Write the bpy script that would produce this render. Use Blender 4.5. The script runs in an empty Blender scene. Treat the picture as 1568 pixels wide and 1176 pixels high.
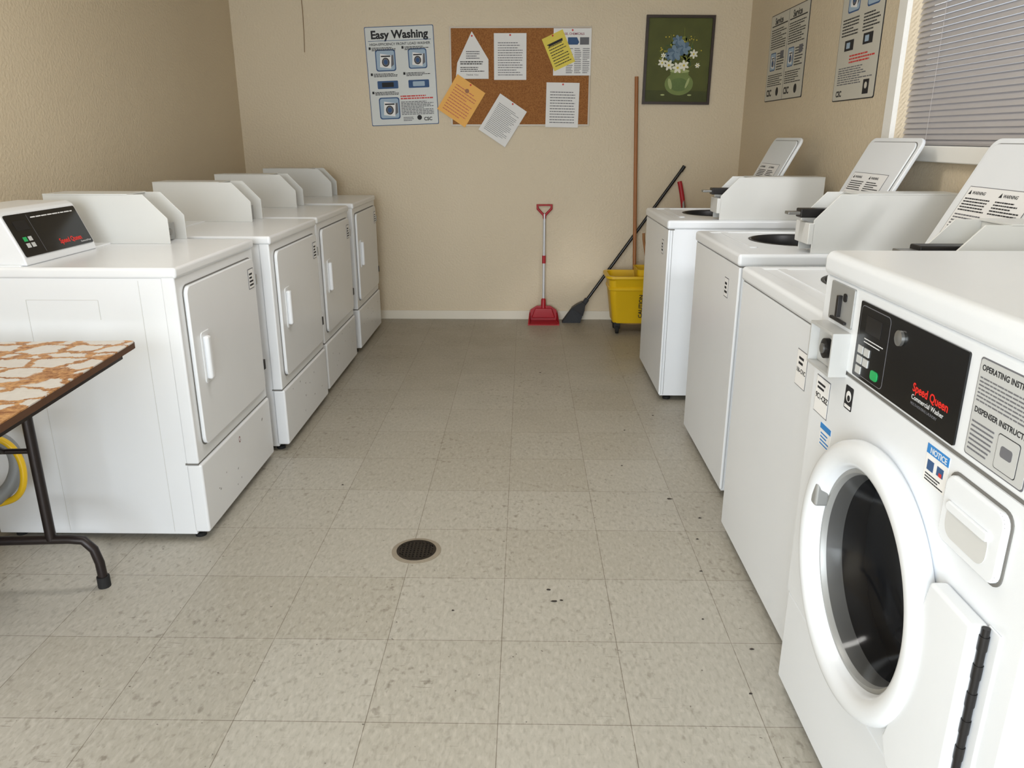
import bpy, bmesh, math, random
from mathutils import Vector, Matrix
random.seed(4)
C = bpy.context.collection
R = math.radians

# ------------------------------------------------------------------ materials
def lin(c):
    out = []
    for v in c:
        v = v / 255.0
        out.append(v / 12.92 if v <= 0.04045 else ((v + 0.055) / 1.055) ** 2.4)
    return (out[0], out[1], out[2], 1.0)

def new_mat(name):
    m = bpy.data.materials.new(name)
    m.use_nodes = True
    nt = m.node_tree
    return m, nt, nt.nodes["Principled BSDF"]

def mat(name, col, rough=0.5, metal=0.0, var=0.06, vscale=6.0, bump=0.0, bscale=200.0, alpha=1.0, coat=0.0):
    m, nt, b = new_mat(name)
    N, L = nt.nodes, nt.links
    tc = N.new("ShaderNodeTexCoord")
    no = N.new("ShaderNodeTexNoise")
    no.inputs["Scale"].default_value = vscale
    no.inputs["Detail"].default_value = 5
    L.new(tc.outputs["Object"], no.inputs["Vector"])
    mx = N.new("ShaderNodeMix"); mx.data_type = 'RGBA'
    c = lin(col)
    mx.inputs[6].default_value = tuple(max(0, v * (1 - var)) for v in c[:3]) + (1,)
    mx.inputs[7].default_value = tuple(min(1, v * (1 + var)) for v in c[:3]) + (1,)
    L.new(no.outputs["Fac"], mx.inputs[0])
    L.new(mx.outputs[2], b.inputs["Base Color"])
    b.inputs["Roughness"].default_value = rough
    b.inputs["Metallic"].default_value = metal
    b.inputs["Alpha"].default_value = alpha
    b.inputs["Coat Weight"].default_value = coat
    if bump > 0:
        n2 = N.new("ShaderNodeTexNoise"); n2.inputs["Scale"].default_value = bscale
        n2.inputs["Detail"].default_value = 3
        L.new(tc.outputs["Object"], n2.inputs["Vector"])
        bp = N.new("ShaderNodeBump"); bp.inputs["Strength"].default_value = bump
        bp.inputs["Distance"].default_value = 0.003
        L.new(n2.outputs["Fac"], bp.inputs["Height"])
        L.new(bp.outputs["Normal"], b.inputs["Normal"])
    return m

ENAMEL = mat("white_enamel", (230, 233, 237), 0.25, var=0.03, vscale=3)
ENAMEL_D = mat("dryer_enamel", (228, 230, 233), 0.24, var=0.03, vscale=4)
ENAMEL_B = mat("coin_box_enamel", (213, 213, 210), 0.35, var=0.03)
VAULT = mat("coin_vault_grey", (188, 188, 186), 0.4, 0.1, var=0.05)
GAP = mat("panel_gap", (112, 110, 106), 0.7)
GAPL = mat("panel_groove", (205, 205, 203), 0.5)
BLACK = mat("black_plastic", (18, 18, 20), 0.3)
BLACKP = mat("black_panel", (9, 9, 11), 0.2)
DARK = mat("dark_metal", (40, 38, 38), 0.4, 0.5)
STEEL = mat("brushed_steel", (150, 150, 148), 0.35, 0.8)
GREYM = mat("grey_metal", (160, 160, 158), 0.4, 0.3)
LGREY = mat("label_grey", (190, 191, 190), 0.5)
PAPER = mat("white_paper", (232, 231, 230), 0.8, var=0.02)
YELP = mat("yellow_paper", (226, 208, 92), 0.8)
ORP = mat("orange_paper", (242, 184, 100), 0.8, var=0.03)
INK = mat("ink_black", (26, 26, 30), 0.7)
INKG = mat("ink_grey", (105, 105, 110), 0.7)
INKB = mat("ink_blue", (52, 84, 128), 0.7)
INKLB = mat("ink_light_blue", (160, 180, 198), 0.7)
INKR = mat("ink_red", (200, 50, 45), 0.6)
REDT = mat("logo_red", (225, 40, 30), 0.5)
WHT = mat("ink_white", (220, 220, 220), 0.6)
BLUEN = mat("notice_blue", (50, 130, 200), 0.5)
GREENB = mat("green_button", (30, 165, 90), 0.4)
REDP = mat("red_plastic", (170, 24, 38), 0.4)
YELPL = mat("yellow_plastic", (222, 180, 20), 0.4, var=0.08)
WOOD = mat("pole_wood", (160, 104, 60), 0.5, var=0.15, vscale=20)
TRIM = mat("trim_paint", (222, 214, 198), 0.5, var=0.03)
WINF = mat("window_frame_white", (236, 234, 228), 0.45, var=0.02)
LEG = mat("leg_dark_steel", (38, 31, 30), 0.4, 0.4)
RUBBER = mat("rubber", (20, 20, 20), 0.8)
DRUMM = mat("drum_steel", (92, 94, 98), 0.4, 0.6)
CLOTHD = mat("dark_laundry", (40, 42, 50), 0.9, var=0.2, vscale=20)
HOSEG = mat("hose_grey", (135, 138, 140), 0.5)
BRISTLE = mat("bristle", (58, 60, 64), 0.9, bump=0.8, bscale=300)
MOPS = mat("mop_strands", (190, 150, 96), 0.9, bump=0.8, bscale=150, var=0.2, vscale=40)

# wall paint : orange-peel texture
def wall_mat():
    m, nt, b = new_mat("wall_paint_tan")
    N, L = nt.nodes, nt.links
    tc = N.new("ShaderNodeTexCoord")
    n1 = N.new("ShaderNodeTexNoise"); n1.inputs["Scale"].default_value = 1.6; n1.inputs["Detail"].default_value = 4
    L.new(tc.outputs["Object"], n1.inputs["Vector"])
    mx = N.new("ShaderNodeMix"); mx.data_type = 'RGBA'
    mx.inputs[6].default_value = lin((208, 192, 165)); mx.inputs[7].default_value = lin((215, 200, 174))
    L.new(n1.outputs["Fac"], mx.inputs[0]); L.new(mx.outputs[2], b.inputs["Base Color"])
    n2 = N.new("ShaderNodeTexNoise"); n2.inputs["Scale"].default_value = 75; n2.inputs["Detail"].default_value = 3
    L.new(tc.outputs["Object"], n2.inputs["Vector"])
    bp = N.new("ShaderNodeBump"); bp.inputs["Strength"].default_value = 0.55; bp.inputs["Distance"].default_value = 0.006
    L.new(n2.outputs["Fac"], bp.inputs["Height"]); L.new(bp.outputs["Normal"], b.inputs["Normal"])
    b.inputs["Roughness"].default_value = 0.5
    return m
WALL = wall_mat()
CEIL = mat("ceiling_paint", (222, 216, 204), 0.8, bump=0.4, bscale=60)

def floor_mat():
    m, nt, b = new_mat("vinyl_tile")
    N, L = nt.nodes, nt.links
    def mixc(f, a, bb, blend='MIX'):
        x = N.new("ShaderNodeMix"); x.data_type = 'RGBA'; x.blend_type = blend
        if isinstance(f, float): x.inputs[0].default_value = f
        else: L.new(f, x.inputs[0])
        for i, s in ((6, a), (7, bb)):
            if isinstance(s, tuple): x.inputs[i].default_value = s
            else: L.new(s, x.inputs[i])
        return x.outputs[2]
    def ramp(src, p0, p1, c0=(0, 0, 0, 1), c1=(1, 1, 1, 1)):
        r = N.new("ShaderNodeValToRGB")
        r.color_ramp.elements[0].position = p0; r.color_ramp.elements[0].color = c0
        r.color_ramp.elements[1].position = p1; r.color_ramp.elements[1].color = c1
        L.new(src, r.inputs[0]); return r.outputs[0]
    def noise(scale, detail=4, sc=(1, 1, 1), rot=0.0, off=(0, 0, 0)):
        mp = N.new("ShaderNodeMapping"); mp.inputs["Scale"].default_value = sc
        mp.inputs["Rotation"].default_value = (0, 0, rot); mp.inputs["Location"].default_value = off
        L.new(tc.outputs["Object"], mp.inputs["Vector"])
        n = N.new("ShaderNodeTexNoise"); n.inputs["Scale"].default_value = scale; n.inputs["Detail"].default_value = detail
        L.new(mp.outputs[0], n.inputs["Vector"]); return n.outputs["Fac"]
    def mult(a, bb):
        x = N.new("ShaderNodeMath"); x.operation = 'MULTIPLY'; L.new(a, x.inputs[0])
        if isinstance(bb, float): x.inputs[1].default_value = bb
        else: L.new(bb, x.inputs[1])
        return x.outputs[0]
    tc = N.new("ShaderNodeTexCoord")
    mp = N.new("ShaderNodeMapping"); mp.inputs["Location"].default_value = (0.057, -1.44, 0)
    L.new(tc.outputs["Object"], mp.inputs["Vector"])
    br = N.new("ShaderNodeTexBrick")
    br.offset = 0.0; br.squash = 1.0
    br.inputs["Scale"].default_value = 1.0
    br.inputs["Brick Width"].default_value = 0.3048; br.inputs["Row Height"].default_value = 0.3048
    br.inputs["Mortar Size"].default_value = 0.0009; br.inputs["Mortar Smooth"].default_value = 0.2
    br.inputs["Color1"].default_value = lin((180, 176, 166)); br.inputs["Color2"].default_value = lin((171, 166, 154))
    br.inputs["Mortar"].default_value = lin((108, 99, 86))
    L.new(mp.outputs[0], br.inputs["Vector"])
    # fine mottling of the vinyl
    s1 = ramp(noise(90, 4, (1, 0.4, 1), 0.5), 0.48, 0.70)
    c = mixc(s1, br.outputs["Color"], mixc(0.28, br.outputs["Color"], lin((214, 210, 200))))
    s2 = ramp(noise(110, 4, (1, 0.4, 1), -0.5, (3, 7, 0)), 0.50, 0.70)
    c = mixc(s2, c, mixc(0.27, c, lin((112, 104, 90))))
    # scuffs and grime
    big = ramp(noise(2.3, 3, off=(5, 2, 0)), 0.36, 0.62)
    sc = ramp(noise(48, 7, (1, 0.7, 1), 0.3, (1, 9, 0)), 0.575, 0.69)
    c = mixc(mult(mult(big, sc), 0.5), c, lin((88, 77, 62)))
    # fine scratches
    wv = ramp(noise(14, 8, (1, 12, 1), 0.9, (3, 1, 0)), 0.655, 0.672)
    c = mixc(mult(mult(wv, big), 0.4), c, lin((88, 77, 62)))
    # tiny black marks
    vo = ramp(noise(70, 2, (1, 1, 1), 0.0, (11, 4, 2)), 0.725, 0.745)
    c = mixc(mult(vo, 0.7), c, lin((56, 47, 38)))
    # large soft tone variation (worn wax) - darker and browner towards the back of the room
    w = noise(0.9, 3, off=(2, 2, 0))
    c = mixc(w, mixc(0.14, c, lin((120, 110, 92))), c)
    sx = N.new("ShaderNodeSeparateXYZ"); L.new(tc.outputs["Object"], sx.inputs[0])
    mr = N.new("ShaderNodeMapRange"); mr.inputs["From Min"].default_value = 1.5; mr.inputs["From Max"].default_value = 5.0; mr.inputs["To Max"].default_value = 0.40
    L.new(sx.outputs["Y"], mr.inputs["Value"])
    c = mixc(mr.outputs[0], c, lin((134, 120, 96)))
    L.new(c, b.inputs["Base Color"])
    rr = ramp(noise(5, 5), 0.3, 0.7, (0.36, 0.36, 0.36, 1), (0.5, 0.5, 0.5, 1))
    L.new(rr, b.inputs["Roughness"])
    bp = N.new("ShaderNodeBump"); bp.inputs["Strength"].default_value = 0.15; bp.inputs["Distance"].default_value = 0.001
    bp.invert = True
    L.new(br.outputs["Fac"], bp.inputs["Height"]); L.new(bp.outputs["Normal"], b.inputs["Normal"])
    return m
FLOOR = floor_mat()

def cork_mat():
    m, nt, b = new_mat("cork")
    N, L = nt.nodes, nt.links
    tc = N.new("ShaderNodeTexCoord"); n = N.new("ShaderNodeTexNoise")
    n.inputs["Scale"].default_value = 160; n.inputs["Detail"].default_value = 3
    L.new(tc.outputs["Object"], n.inputs["Vector"])
    r = N.new("ShaderNodeValToRGB")
    r.color_ramp.elements[0].position = 0.35; r.color_ramp.elements[0].color = lin((134, 84, 42))
    r.color_ramp.elements[1].position = 0.62; r.color_ramp.elements[1].color = lin((164, 110, 60))
    L.new(n.outputs["Fac"], r.inputs[0]); L.new(r.outputs[0], b.inputs["Base Color"])
    b.inputs["Roughness"].default_value = 0.9
    return m
CORK = cork_mat()

def peel_mat():
    m, nt, b = new_mat("peeling_table_top")
    N, L = nt.nodes, nt.links
    tc = N.new("ShaderNodeTexCoord")
    n0 = N.new("ShaderNodeTexNoise"); n0.inputs["Scale"].default_value = 20; n0.inputs["Detail"].default_value = 8; n0.inputs["Roughness"].default_value = 0.7
    L.new(tc.outputs["Object"], n0.inputs["Vector"])
    vm = N.new("ShaderNodeVectorMath"); vm.operation = 'MULTIPLY_ADD'
    vm.inputs[1].default_value = (0.08, 0.07, 0.0)
    L.new(n0.outputs["Color"], vm.inputs[0]); L.new(tc.outputs["Object"], vm.inputs[2])
    mp = N.new("ShaderNodeMapping"); mp.inputs["Scale"].default_value = (9.0, 14.0, 1); mp.inputs["Rotation"].default_value = (0, 0, 0.12)
    L.new(vm.outputs[0], mp.inputs["Vector"])
    v = N.new("ShaderNodeTexVoronoi"); v.feature = 'DISTANCE_TO_EDGE'; v.inputs["Scale"].default_value = 1.0
    v.inputs["Randomness"].default_value = 0.6
    L.new(mp.outputs[0], v.inputs["Vector"])
    r = N.new("ShaderNodeValToRGB")
    r.color_ramp.elements[0].position = 0.07; r.color_ramp.elements[1].position = 0.09
    L.new(v.outputs["Distance"], r.inputs[0])
    n1 = N.new("ShaderNodeTexNoise"); n1.inputs["Scale"].default_value = 60; n1.inputs["Detail"].default_value = 8; n1.inputs["Roughness"].default_value = 0.7
    L.new(tc.outputs["Object"], n1.inputs["Vector"])
    n1r = N.new("ShaderNodeValToRGB"); n1r.color_ramp.elements[0].position = 0.38; n1r.color_ramp.elements[1].position = 0.62
    L.new(n1.outputs["Fac"], n1r.inputs[0])
    br = N.new("ShaderNodeMix"); br.data_type = 'RGBA'
    br.inputs[6].default_value = lin((136, 84, 44)); br.inputs[7].default_value = lin((206, 158, 104)); L.new(n1r.outputs[0], br.inputs[0])
    wh = N.new("ShaderNodeMix"); wh.data_type = 'RGBA'
    wh.inputs[6].default_value = lin((222, 219, 214)); wh.inputs[7].default_value = lin((196, 190, 184)); L.new(n1.outputs["Fac"], wh.inputs[0])
    mx = N.new("ShaderNodeMix"); mx.data_type = 'RGBA'
    L.new(r.outputs[0], mx.inputs[0]); L.new(br.outputs[2], mx.inputs[6]); L.new(wh.outputs[2], mx.inputs[7])
    L.new(mx.outputs[2], b.inputs["Base Color"]); b.inputs["Roughness"].default_value = 0.6
    bp = N.new("ShaderNodeBump"); bp.inputs["Strength"].default_value = 0.4; bp.inputs["Distance"].default_value = 0.002
    L.new(r.outputs[0], bp.inputs["Height"]); L.new(bp.outputs["Normal"], b.inputs["Normal"])
    return m
PEEL = peel_mat()
TEDGE = mat("table_edge", (84, 54, 34), 0.6, var=0.3, vscale=30)

# ------------------------------------------------------------------ geometry helpers
def empty(name, loc=(0, 0, 0), parent=None, rot=None):
    e = bpy.data.objects.new(name, None); e.empty_display_size = 0.05
    C.objects.link(e)
    if parent: e.parent = parent
    e.location = loc
    if rot: e.rotation_euler = rot
    return e

def finish(name, bm, m, parent=None, smooth_ang=None, wn=False):
    bmesh.ops.recalc_face_normals(bm, faces=bm.faces[:])
    if smooth_ang is not None:
        for f in bm.faces: f.smooth = True
        for e in bm.edges:
            if len(e.link_faces) == 2 and e.calc_face_angle(0) > R(smooth_ang): e.smooth = False
    me = bpy.data.meshes.new(name); bm.to_mesh(me); bm.free()
    if isinstance(m, (list, tuple)):
        for k in m: me.materials.append(k)
    else: me.materials.append(m)
    o = bpy.data.objects.new(name, me); C.objects.link(o)
    if parent: o.parent = parent
    if wn:
        w = o.modifiers.new("wn", 'WEIGHTED_NORMAL'); w.keep_sharp = True
    return o

def box(name, p, x0, x1, y0, y1, z0, z1, m, bev=0.0, seg=3):
    bm = bmesh.new()
    bmesh.ops.create_cube(bm, size=1.0)
    for v in bm.verts:
        v.co = Vector((x0 + (v.co.x + .5) * (x1 - x0), y0 + (v.co.y + .5) * (y1 - y0), z0 + (v.co.z + .5) * (z1 - z0)))
    if bev > 0:
        bev = min(bev, 0.49 * min(abs(x1 - x0), abs(y1 - y0), abs(z1 - z0)))
        bmesh.ops.bevel(bm, geom=bm.edges[:], offset=bev, segments=seg, profile=0.5, affect='EDGES')
        return finish(name, bm, m, p, 60, True)
    return finish(name, bm, m, p)

def boxes(name, p, lst, m):
    bm = bmesh.new()
    for (x0, x1, y0, y1, z0, z1) in lst:
        r = bmesh.ops.create_cube(bm, size=1.0)
        for v in r['verts']:
            v.co = Vector((x0 + (v.co.x + .5) * (x1 - x0), y0 + (v.co.y + .5) * (y1 - y0), z0 + (v.co.z + .5) * (z1 - z0)))
    return finish(name, bm, m, p)

AX = {'X': lambda a, b, w: Vector((w, a, b)), 'Y': lambda a, b, w: Vector((a, w, b)), 'Z': lambda a, b, w: Vector((a, b, w))}
def prism(name, p, pts, axis, w0, w1, m, bev=0.0):
    bm = bmesh.new(); F = AX[axis]
    A = [bm.verts.new(F(a, b, w0)) for a, b in pts]; B = [bm.verts.new(F(a, b, w1)) for a, b in pts]
    bm.faces.new(A); bm.faces.new(B[::-1])
    n = len(pts)
    for i in range(n): bm.faces.new([A[i], A[(i + 1) % n], B[(i + 1) % n], B[i]])
    if bev > 0:
        bmesh.ops.recalc_face_normals(bm, faces=bm.faces[:])
        bmesh.ops.bevel(bm, geom=bm.edges[:], offset=bev, segments=2, profile=0.5, affect='EDGES')
        return finish(name, bm, m, p, 60, True)
    return finish(name, bm, m, p)

def rrect(x0, x1, y0, y1, r, n=5):
    pts = []
    for cx, cy, a0 in ((x1 - r, y1 - r, 0), (x0 + r, y1 - r, 90), (x0 + r, y0 + r, 180), (x1 - r, y0 + r, 270)):
        for i in range(n + 1):
            a = R(a0 + 90 * i / n); pts.append((cx + r * math.cos(a), cy + r * math.sin(a)))
    return pts

def plate_hole(name, p, u0, u1, v0, v1, cu, cv, r, w0, w1, axis, m, ru=None):
    ru = ru or r
    bm = bmesh.new(); F = AX[axis]
    angs = [2 * math.pi * i / 72 for i in range(72)]
    for (a, b) in ((u0, v0), (u1, v0), (u0, v1), (u1, v1)):
        angs.append(math.atan2(b - cv, a - cu) % (2 * math.pi))
    angs = sorted(set(round(a, 5) for a in angs))
    rows = []
    for a in angs:
        c, s = math.cos(a), math.sin(a); t = 1e9
        if c > 1e-9: t = min(t, (u1 - cu) / c)
        if c < -1e-9: t = min(t, (u0 - cu) / c)
        if s > 1e-9: t = min(t, (v1 - cv) / s)
        if s < -1e-9: t = min(t, (v0 - cv) / s)
        i = (cu + ru * c, cv + r * s); o = (cu + t * c, cv + t * s)
        rows.append([bm.verts.new(F(*i, w0)), bm.verts.new(F(*o, w0)), bm.verts.new(F(*o, w1)), bm.verts.new(F(*i, w1))])
    n = len(rows)
    for k in range(n):
        A, B = rows[k], rows[(k + 1) % n]
        for j in range(4): bm.faces.new([A[j], B[j], B[(j + 1) % 4], A[(j + 1) % 4]])
    return finish(name, bm, m, p)

def lathe(name, p, prof, center, axis, m, n=64, caps=False, ang=40):
    """prof: (radius, along-axis). center: (c1,c2) in the plane normal to the axis"""
    bm = bmesh.new(); F = AX[axis]; rings = []
    for r, w in prof:
        if r < 1e-6: rings.append([bm.verts.new(F(center[0], center[1], w))])
        else: rings.append([bm.verts.new(F(center[0] + r * math.cos(2 * math.pi * i / n), center[1] + r * math.sin(2 * math.pi * i / n), w)) for i in range(n)])
    for a, b in zip(rings[:-1], rings[1:]):
        for i in range(n):
            j = (i + 1) % n
            if len(a) == 1 and len(b) == 1: continue
            if len(a) == 1: bm.faces.new([a[0], b[i], b[j]])
            elif len(b) == 1: bm.faces.new([a[i], a[j], b[0]])
            else: bm.faces.new([a[i], a[j], b[j], b[i]])
    if caps:
        for r in (rings[0], rings[-1]):
            if len(r) > 1: bm.faces.new(r)
    return finish(name, bm, m, p, ang)

def loft(name, p, sections, m, closed=True, ang=40):
    bm = bmesh.new(); rs = [[bm.verts.new(Vector(q)) for q in s] for s in sections]
    n = len(rs[0])
    for a, b in zip(rs[:-1], rs[1:]):
        for i in range(n): bm.faces.new([a[i], a[(i + 1) % n], b[(i + 1) % n], b[i]])
    if closed:
        bm.faces.new(rs[0]); bm.faces.new(rs[-1])
    return finish(name, bm, m, p, ang)

def tube(name, p, pts, r, m, n=12, smooth=False):
    cu = bpy.data.curves.new(name, 'CURVE'); cu.dimensions = '3D'
    sp = cu.splines.new('NURBS' if smooth else 'POLY')
    sp.points.add(len(pts) - 1)
    for i, q in enumerate(pts): sp.points[i].co = (*q, 1)
    if smooth: sp.use_endpoint_u = True; sp.order_u = 3; sp.resolution_u = 8
    cu.bevel_depth = r; cu.bevel_resolution = 4; cu.use_fill_caps = True
    cu.materials.append(m)
    o = bpy.data.objects.new(name, cu); C.objects.link(o)
    dg = bpy.context.evaluated_depsgraph_get()
    me = bpy.data.meshes.new_from_object(o.evaluated_get(dg)); me.name = name
    for f in me.polygons: f.use_smooth = True
    o2 = bpy.data.objects.new(name, me); bpy.data.objects.remove(o); C.objects.link(o2); o2.name = name
    if p: o2.parent = p
    return o2

# 2D frames on a surface : local x = reader's right, local y = up, local z = out of the surface
ROT = {'back': Matrix.Rotation(R(90), 4, 'X'),
       'right': Matrix.Rotation(R(-90), 4, 'Z') @ Matrix.Rotation(R(90), 4, 'X'),
       'left': Matrix.Rotation(R(90), 4, 'Z') @ Matrix.Rotation(R(90), 4, 'X')}
def frame(name, plane, loc, parent=None, ang=0.0):
    e = bpy.data.objects.new(name, None); e.empty_display_size = 0.05; C.objects.link(e)
    if parent: e.parent = parent
    e.matrix_local = Matrix.Translation(loc) @ ROT[plane] @ Matrix.Rotation(R(ang), 4, 'Z')
    return e
def quad(f, name, x0, x1, y0, y1, z, m, th=0.0006):
    return box(name, f, x0, x1, y0, y1, z, z + th, m)
def poly(f, name, pts, z, m, th=0.0006):
    return prism(name, f, pts, 'Z', z, z + th, m)
def txt(f, s, x, y, size, z, m, al='LEFT', bold=0.0):
    cu = bpy.data.curves.new("text", 'FONT'); cu.body = s; cu.size = size; cu.align_x = al; cu.offset = bold * size
    cu.extrude = 0.0001; cu.materials.append(m); cu.resolution_u = 3
    o = bpy.data.objects.new("text", cu); C.objects.link(o)
    dg = bpy.context.evaluated_depsgraph_get()
    me = bpy.data.meshes.new_from_object(o.evaluated_get(dg))
    o2 = bpy.data.objects.new("lettering", me); bpy.data.objects.remove(o); C.objects.link(o2)
    o2.parent = f; o2.location = (x, y, z)
    return o2
def lines(f, x0, x1, y1, y0, n, z, m, seed=0, fill=0.45, ragged=0.35):
    rnd = random.Random(seed); L = []
    dy = (y1 - y0) / n
    for i in range(n):
        y = y1 - (i + 1) * dy; x = x0; xe = x1 - (x1 - x0) * (rnd.random() * ragged if rnd.random() < 0.5 else 0)
        while x < xe:
            w = (x1 - x0) * rnd.uniform(0.04, 0.13); e = min(x + w, xe)
            if e > x: L.append((x, e, y, y + dy * fill, z, z + 0.0003))
            x = e + (x1 - x0) * 0.015
    return boxes("text_lines", f, L, m)
def disc(f, name, x, y, rx, ry, z, m, n=20, rot=0):
    c, s = math.cos(R(rot)), math.sin(R(rot)); pts = []
    for i in range(n):
        a = 2 * math.pi * i / n; u, v = rx * math.cos(a), ry * math.sin(a)
        pts.append((x + u * c - v * s, y + u * s + v * c))
    return poly(f, name, pts, z, m, 0.0004)

# ------------------------------------------------------------------ room
XL, XR, YB, YF, H = -1.96, 1.475, 5.56, -1.6, 2.55
T = 0.12
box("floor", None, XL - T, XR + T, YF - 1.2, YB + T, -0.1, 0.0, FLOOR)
box("ceiling", None, XL - T, XR + T, YF - T, YB + T, H, H + 0.1, CEIL)
box("wall_back", None, XL - T, XR + T, YB, YB + T, 0, H, WALL)
box("wall_left", None, XL - T, XL, YF - T, YB, 0, H, WALL)
WY0, WY1, WZ0, WZ1 = 1.35, 3.265, 1.25, 2.25
boxes("wall_right", None, [(XR, XR + T, YF - T, WY0, 0, H), (XR, XR + T, WY1, YB, 0, H),
                           (XR, XR + T, WY0, WY1, 0, WZ0), (XR, XR + T, WY0, WY1, WZ1, H)], WALL)
boxes("wall_front", None, [(XL, -1.75, YF - T, YF, 0, H), (0.35, XR, YF - T, YF, 0, H), (-1.75, 0.35, YF - T, YF, 2.1, H)], WALL)
d = empty("door_1", (-1.75, YF, 0))
boxes("jambs", d, [(0, 0.05, -T, 0.01, 0, 2.1), (2.05, 2.1, -T, 0.01, 0, 2.1), (0.05, 2.05, -T, 0.01, 2.05, 2.1)], WINF)
box("baseboard_back", None, XL, XR, YB - 0.012, YB, 0, 0.065, TRIM, 0.003)
box("baseboard_left", None, XL, XL + 0.012, YF, YB - 0.012, 0, 0.065, TRIM, 0.003)
box("baseboard_right", None, XR - 0.012, XR, YF, YB - 0.012, 0, 0.065, TRIM, 0.003)

# window with mini blinds
w = empty("window_1", (XR, WY0, WZ0))
ww, wh = WY1 - WY0, WZ1 - WZ0
boxes("casing", w, [(-0.02, 0.0, -0.07, 0, -0.06, wh + 0.06), (-0.02, 0, ww, ww + 0.07, -0.06, wh + 0.06),
                    (-0.02, 0, 0, ww, wh, wh + 0.06)], WINF)
box("sill", w, -0.035, 0.06, -0.06, ww + 0.06, -0.055, 0.0, WINF, 0.005)
boxes("sash", w, [(0.06, 0.10, 0, 0.05, 0, wh), (0.06, 0.10, ww - 0.05, ww, 0, wh), (0.06, 0.10, 0.05, ww - 0.05, 0, 0.05),
                  (0.06, 0.10, 0.05, ww - 0.05, wh - 0.05, wh), (0.06, 0.10, ww / 2 - 0.02, ww / 2 + 0.02, 0.05, wh - 0.05)], WINF)
GLASS, nt, b = new_mat("window_glass"); b.inputs["Base Color"].default_value = (0.8, 0.85, 0.88, 1); b.inputs["Alpha"].default_value = 0.25; b.inputs["Roughness"].default_value = 0.05
box("pane", w, 0.078, 0.082, 0.05, ww - 0.05, 0.05, wh - 0.05, GLASS)
BLIND = mat("blind_slat", (182, 177, 176), 0.5, var=0.04)
wb = empty("window_blind", (XR + 0.035, WY0 + 0.012, WZ0))
bm = bmesh.new(); n = int((wh - 0.04) / 0.0205)
for i in range(n):
    z = 0.012 + i * 0.0205
    ang = R(60)
    cols = []
    for k in range(4):
        u = (k / 3 - 0.5) * 0.025; bow = 0.002 * (1 - (2 * k / 3 - 1) ** 2)
        x = u * math.cos(ang) - bow * math.sin(ang); zz = z + u * math.sin(ang) + bow * math.cos(ang)
        cols.append([bm.verts.new((x, 0, zz)), bm.verts.new((x, ww - 0.024, zz))])
    for a, c in zip(cols[:-1], cols[1:]): bm.faces.new([a[0], a[1], c[1], c[0]])
o = finish("slats", bm, BLIND, wb, 60)
box("head_rail", wb, -0.015, 0.015, 0, ww - 0.024, wh - 0.03, wh, BLIND, 0.002)
box("bottom_rail", wb, -0.012, 0.012, 0, ww - 0.024, 0.0, 0.012, BLIND, 0.002)
for k in (0.12, 0.5, 0.88): tube("ladder_cord", wb, [(-0.014, k * ww, 0.005), (-0.014, k * ww, wh - 0.02)], 0.0008, BLIND)

# ------------------------------------------------------------------ dryers
def coin_meter(p, sx, x_back, x_front, y0, z0, h=0.175, th=0.13, name="coin_meter"):
    """profile runs along local x; front end (x_front) open between two cheek plates"""
    ch = 0.08 * sx
    prof = [(x_back, z0), (x_front, z0), (x_front, z0 + h - 0.085), (x_front - ch, z0 + h), (x_back, z0 + h)]
    core = [(x_back, z0), (x_front - 0.085 * sx, z0), (x_front - 0.085 * sx, z0 + h - 0.10), (x_front - ch - 0.06 * sx, z0 + h - 0.02), (x_front - ch - 0.06 * sx, z0 + h - 0.004), (x_back, z0 + h - 0.004)]
    prism(name + "_cheek_near", p, prof, 'Y', y0, y0 + 0.006, ENAMEL_B, 0.0015)
    prism(name + "_cheek_far", p, prof, 'Y', y0 + th - 0.006, y0 + th, ENAMEL_B, 0.0015)
    prism(name + "_core", p, core, 'Y', y0 + 0.006, y0 + th - 0.006, ENAMEL_B)
    a, b = sorted((x_back, x_front - ch - 0.055 * sx)); box(name + "_lid", p, a, b, y0, y0 + th, z0 + h - 0.003, z0 + h + 0.002, ENAMEL_B, 0.001)
    a, b = sorted((x_front - 0.09 * sx, x_front - 0.035 * sx)); box(name + "_coin_vault", p, a, b, y0 + 0.03, y0 + th - 0.02, z0 + 0.005, z0 + h - 0.11, GREYM, 0.002)
    lathe(name + "_lock", p, [(0.012, x_front - 0.038 * sx), (0.012, x_front - 0.026 * sx), (0, x_front - 0.026 * sx)], (y0 + th / 2, z0 + 0.035), 'X', STEEL, 16)

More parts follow.
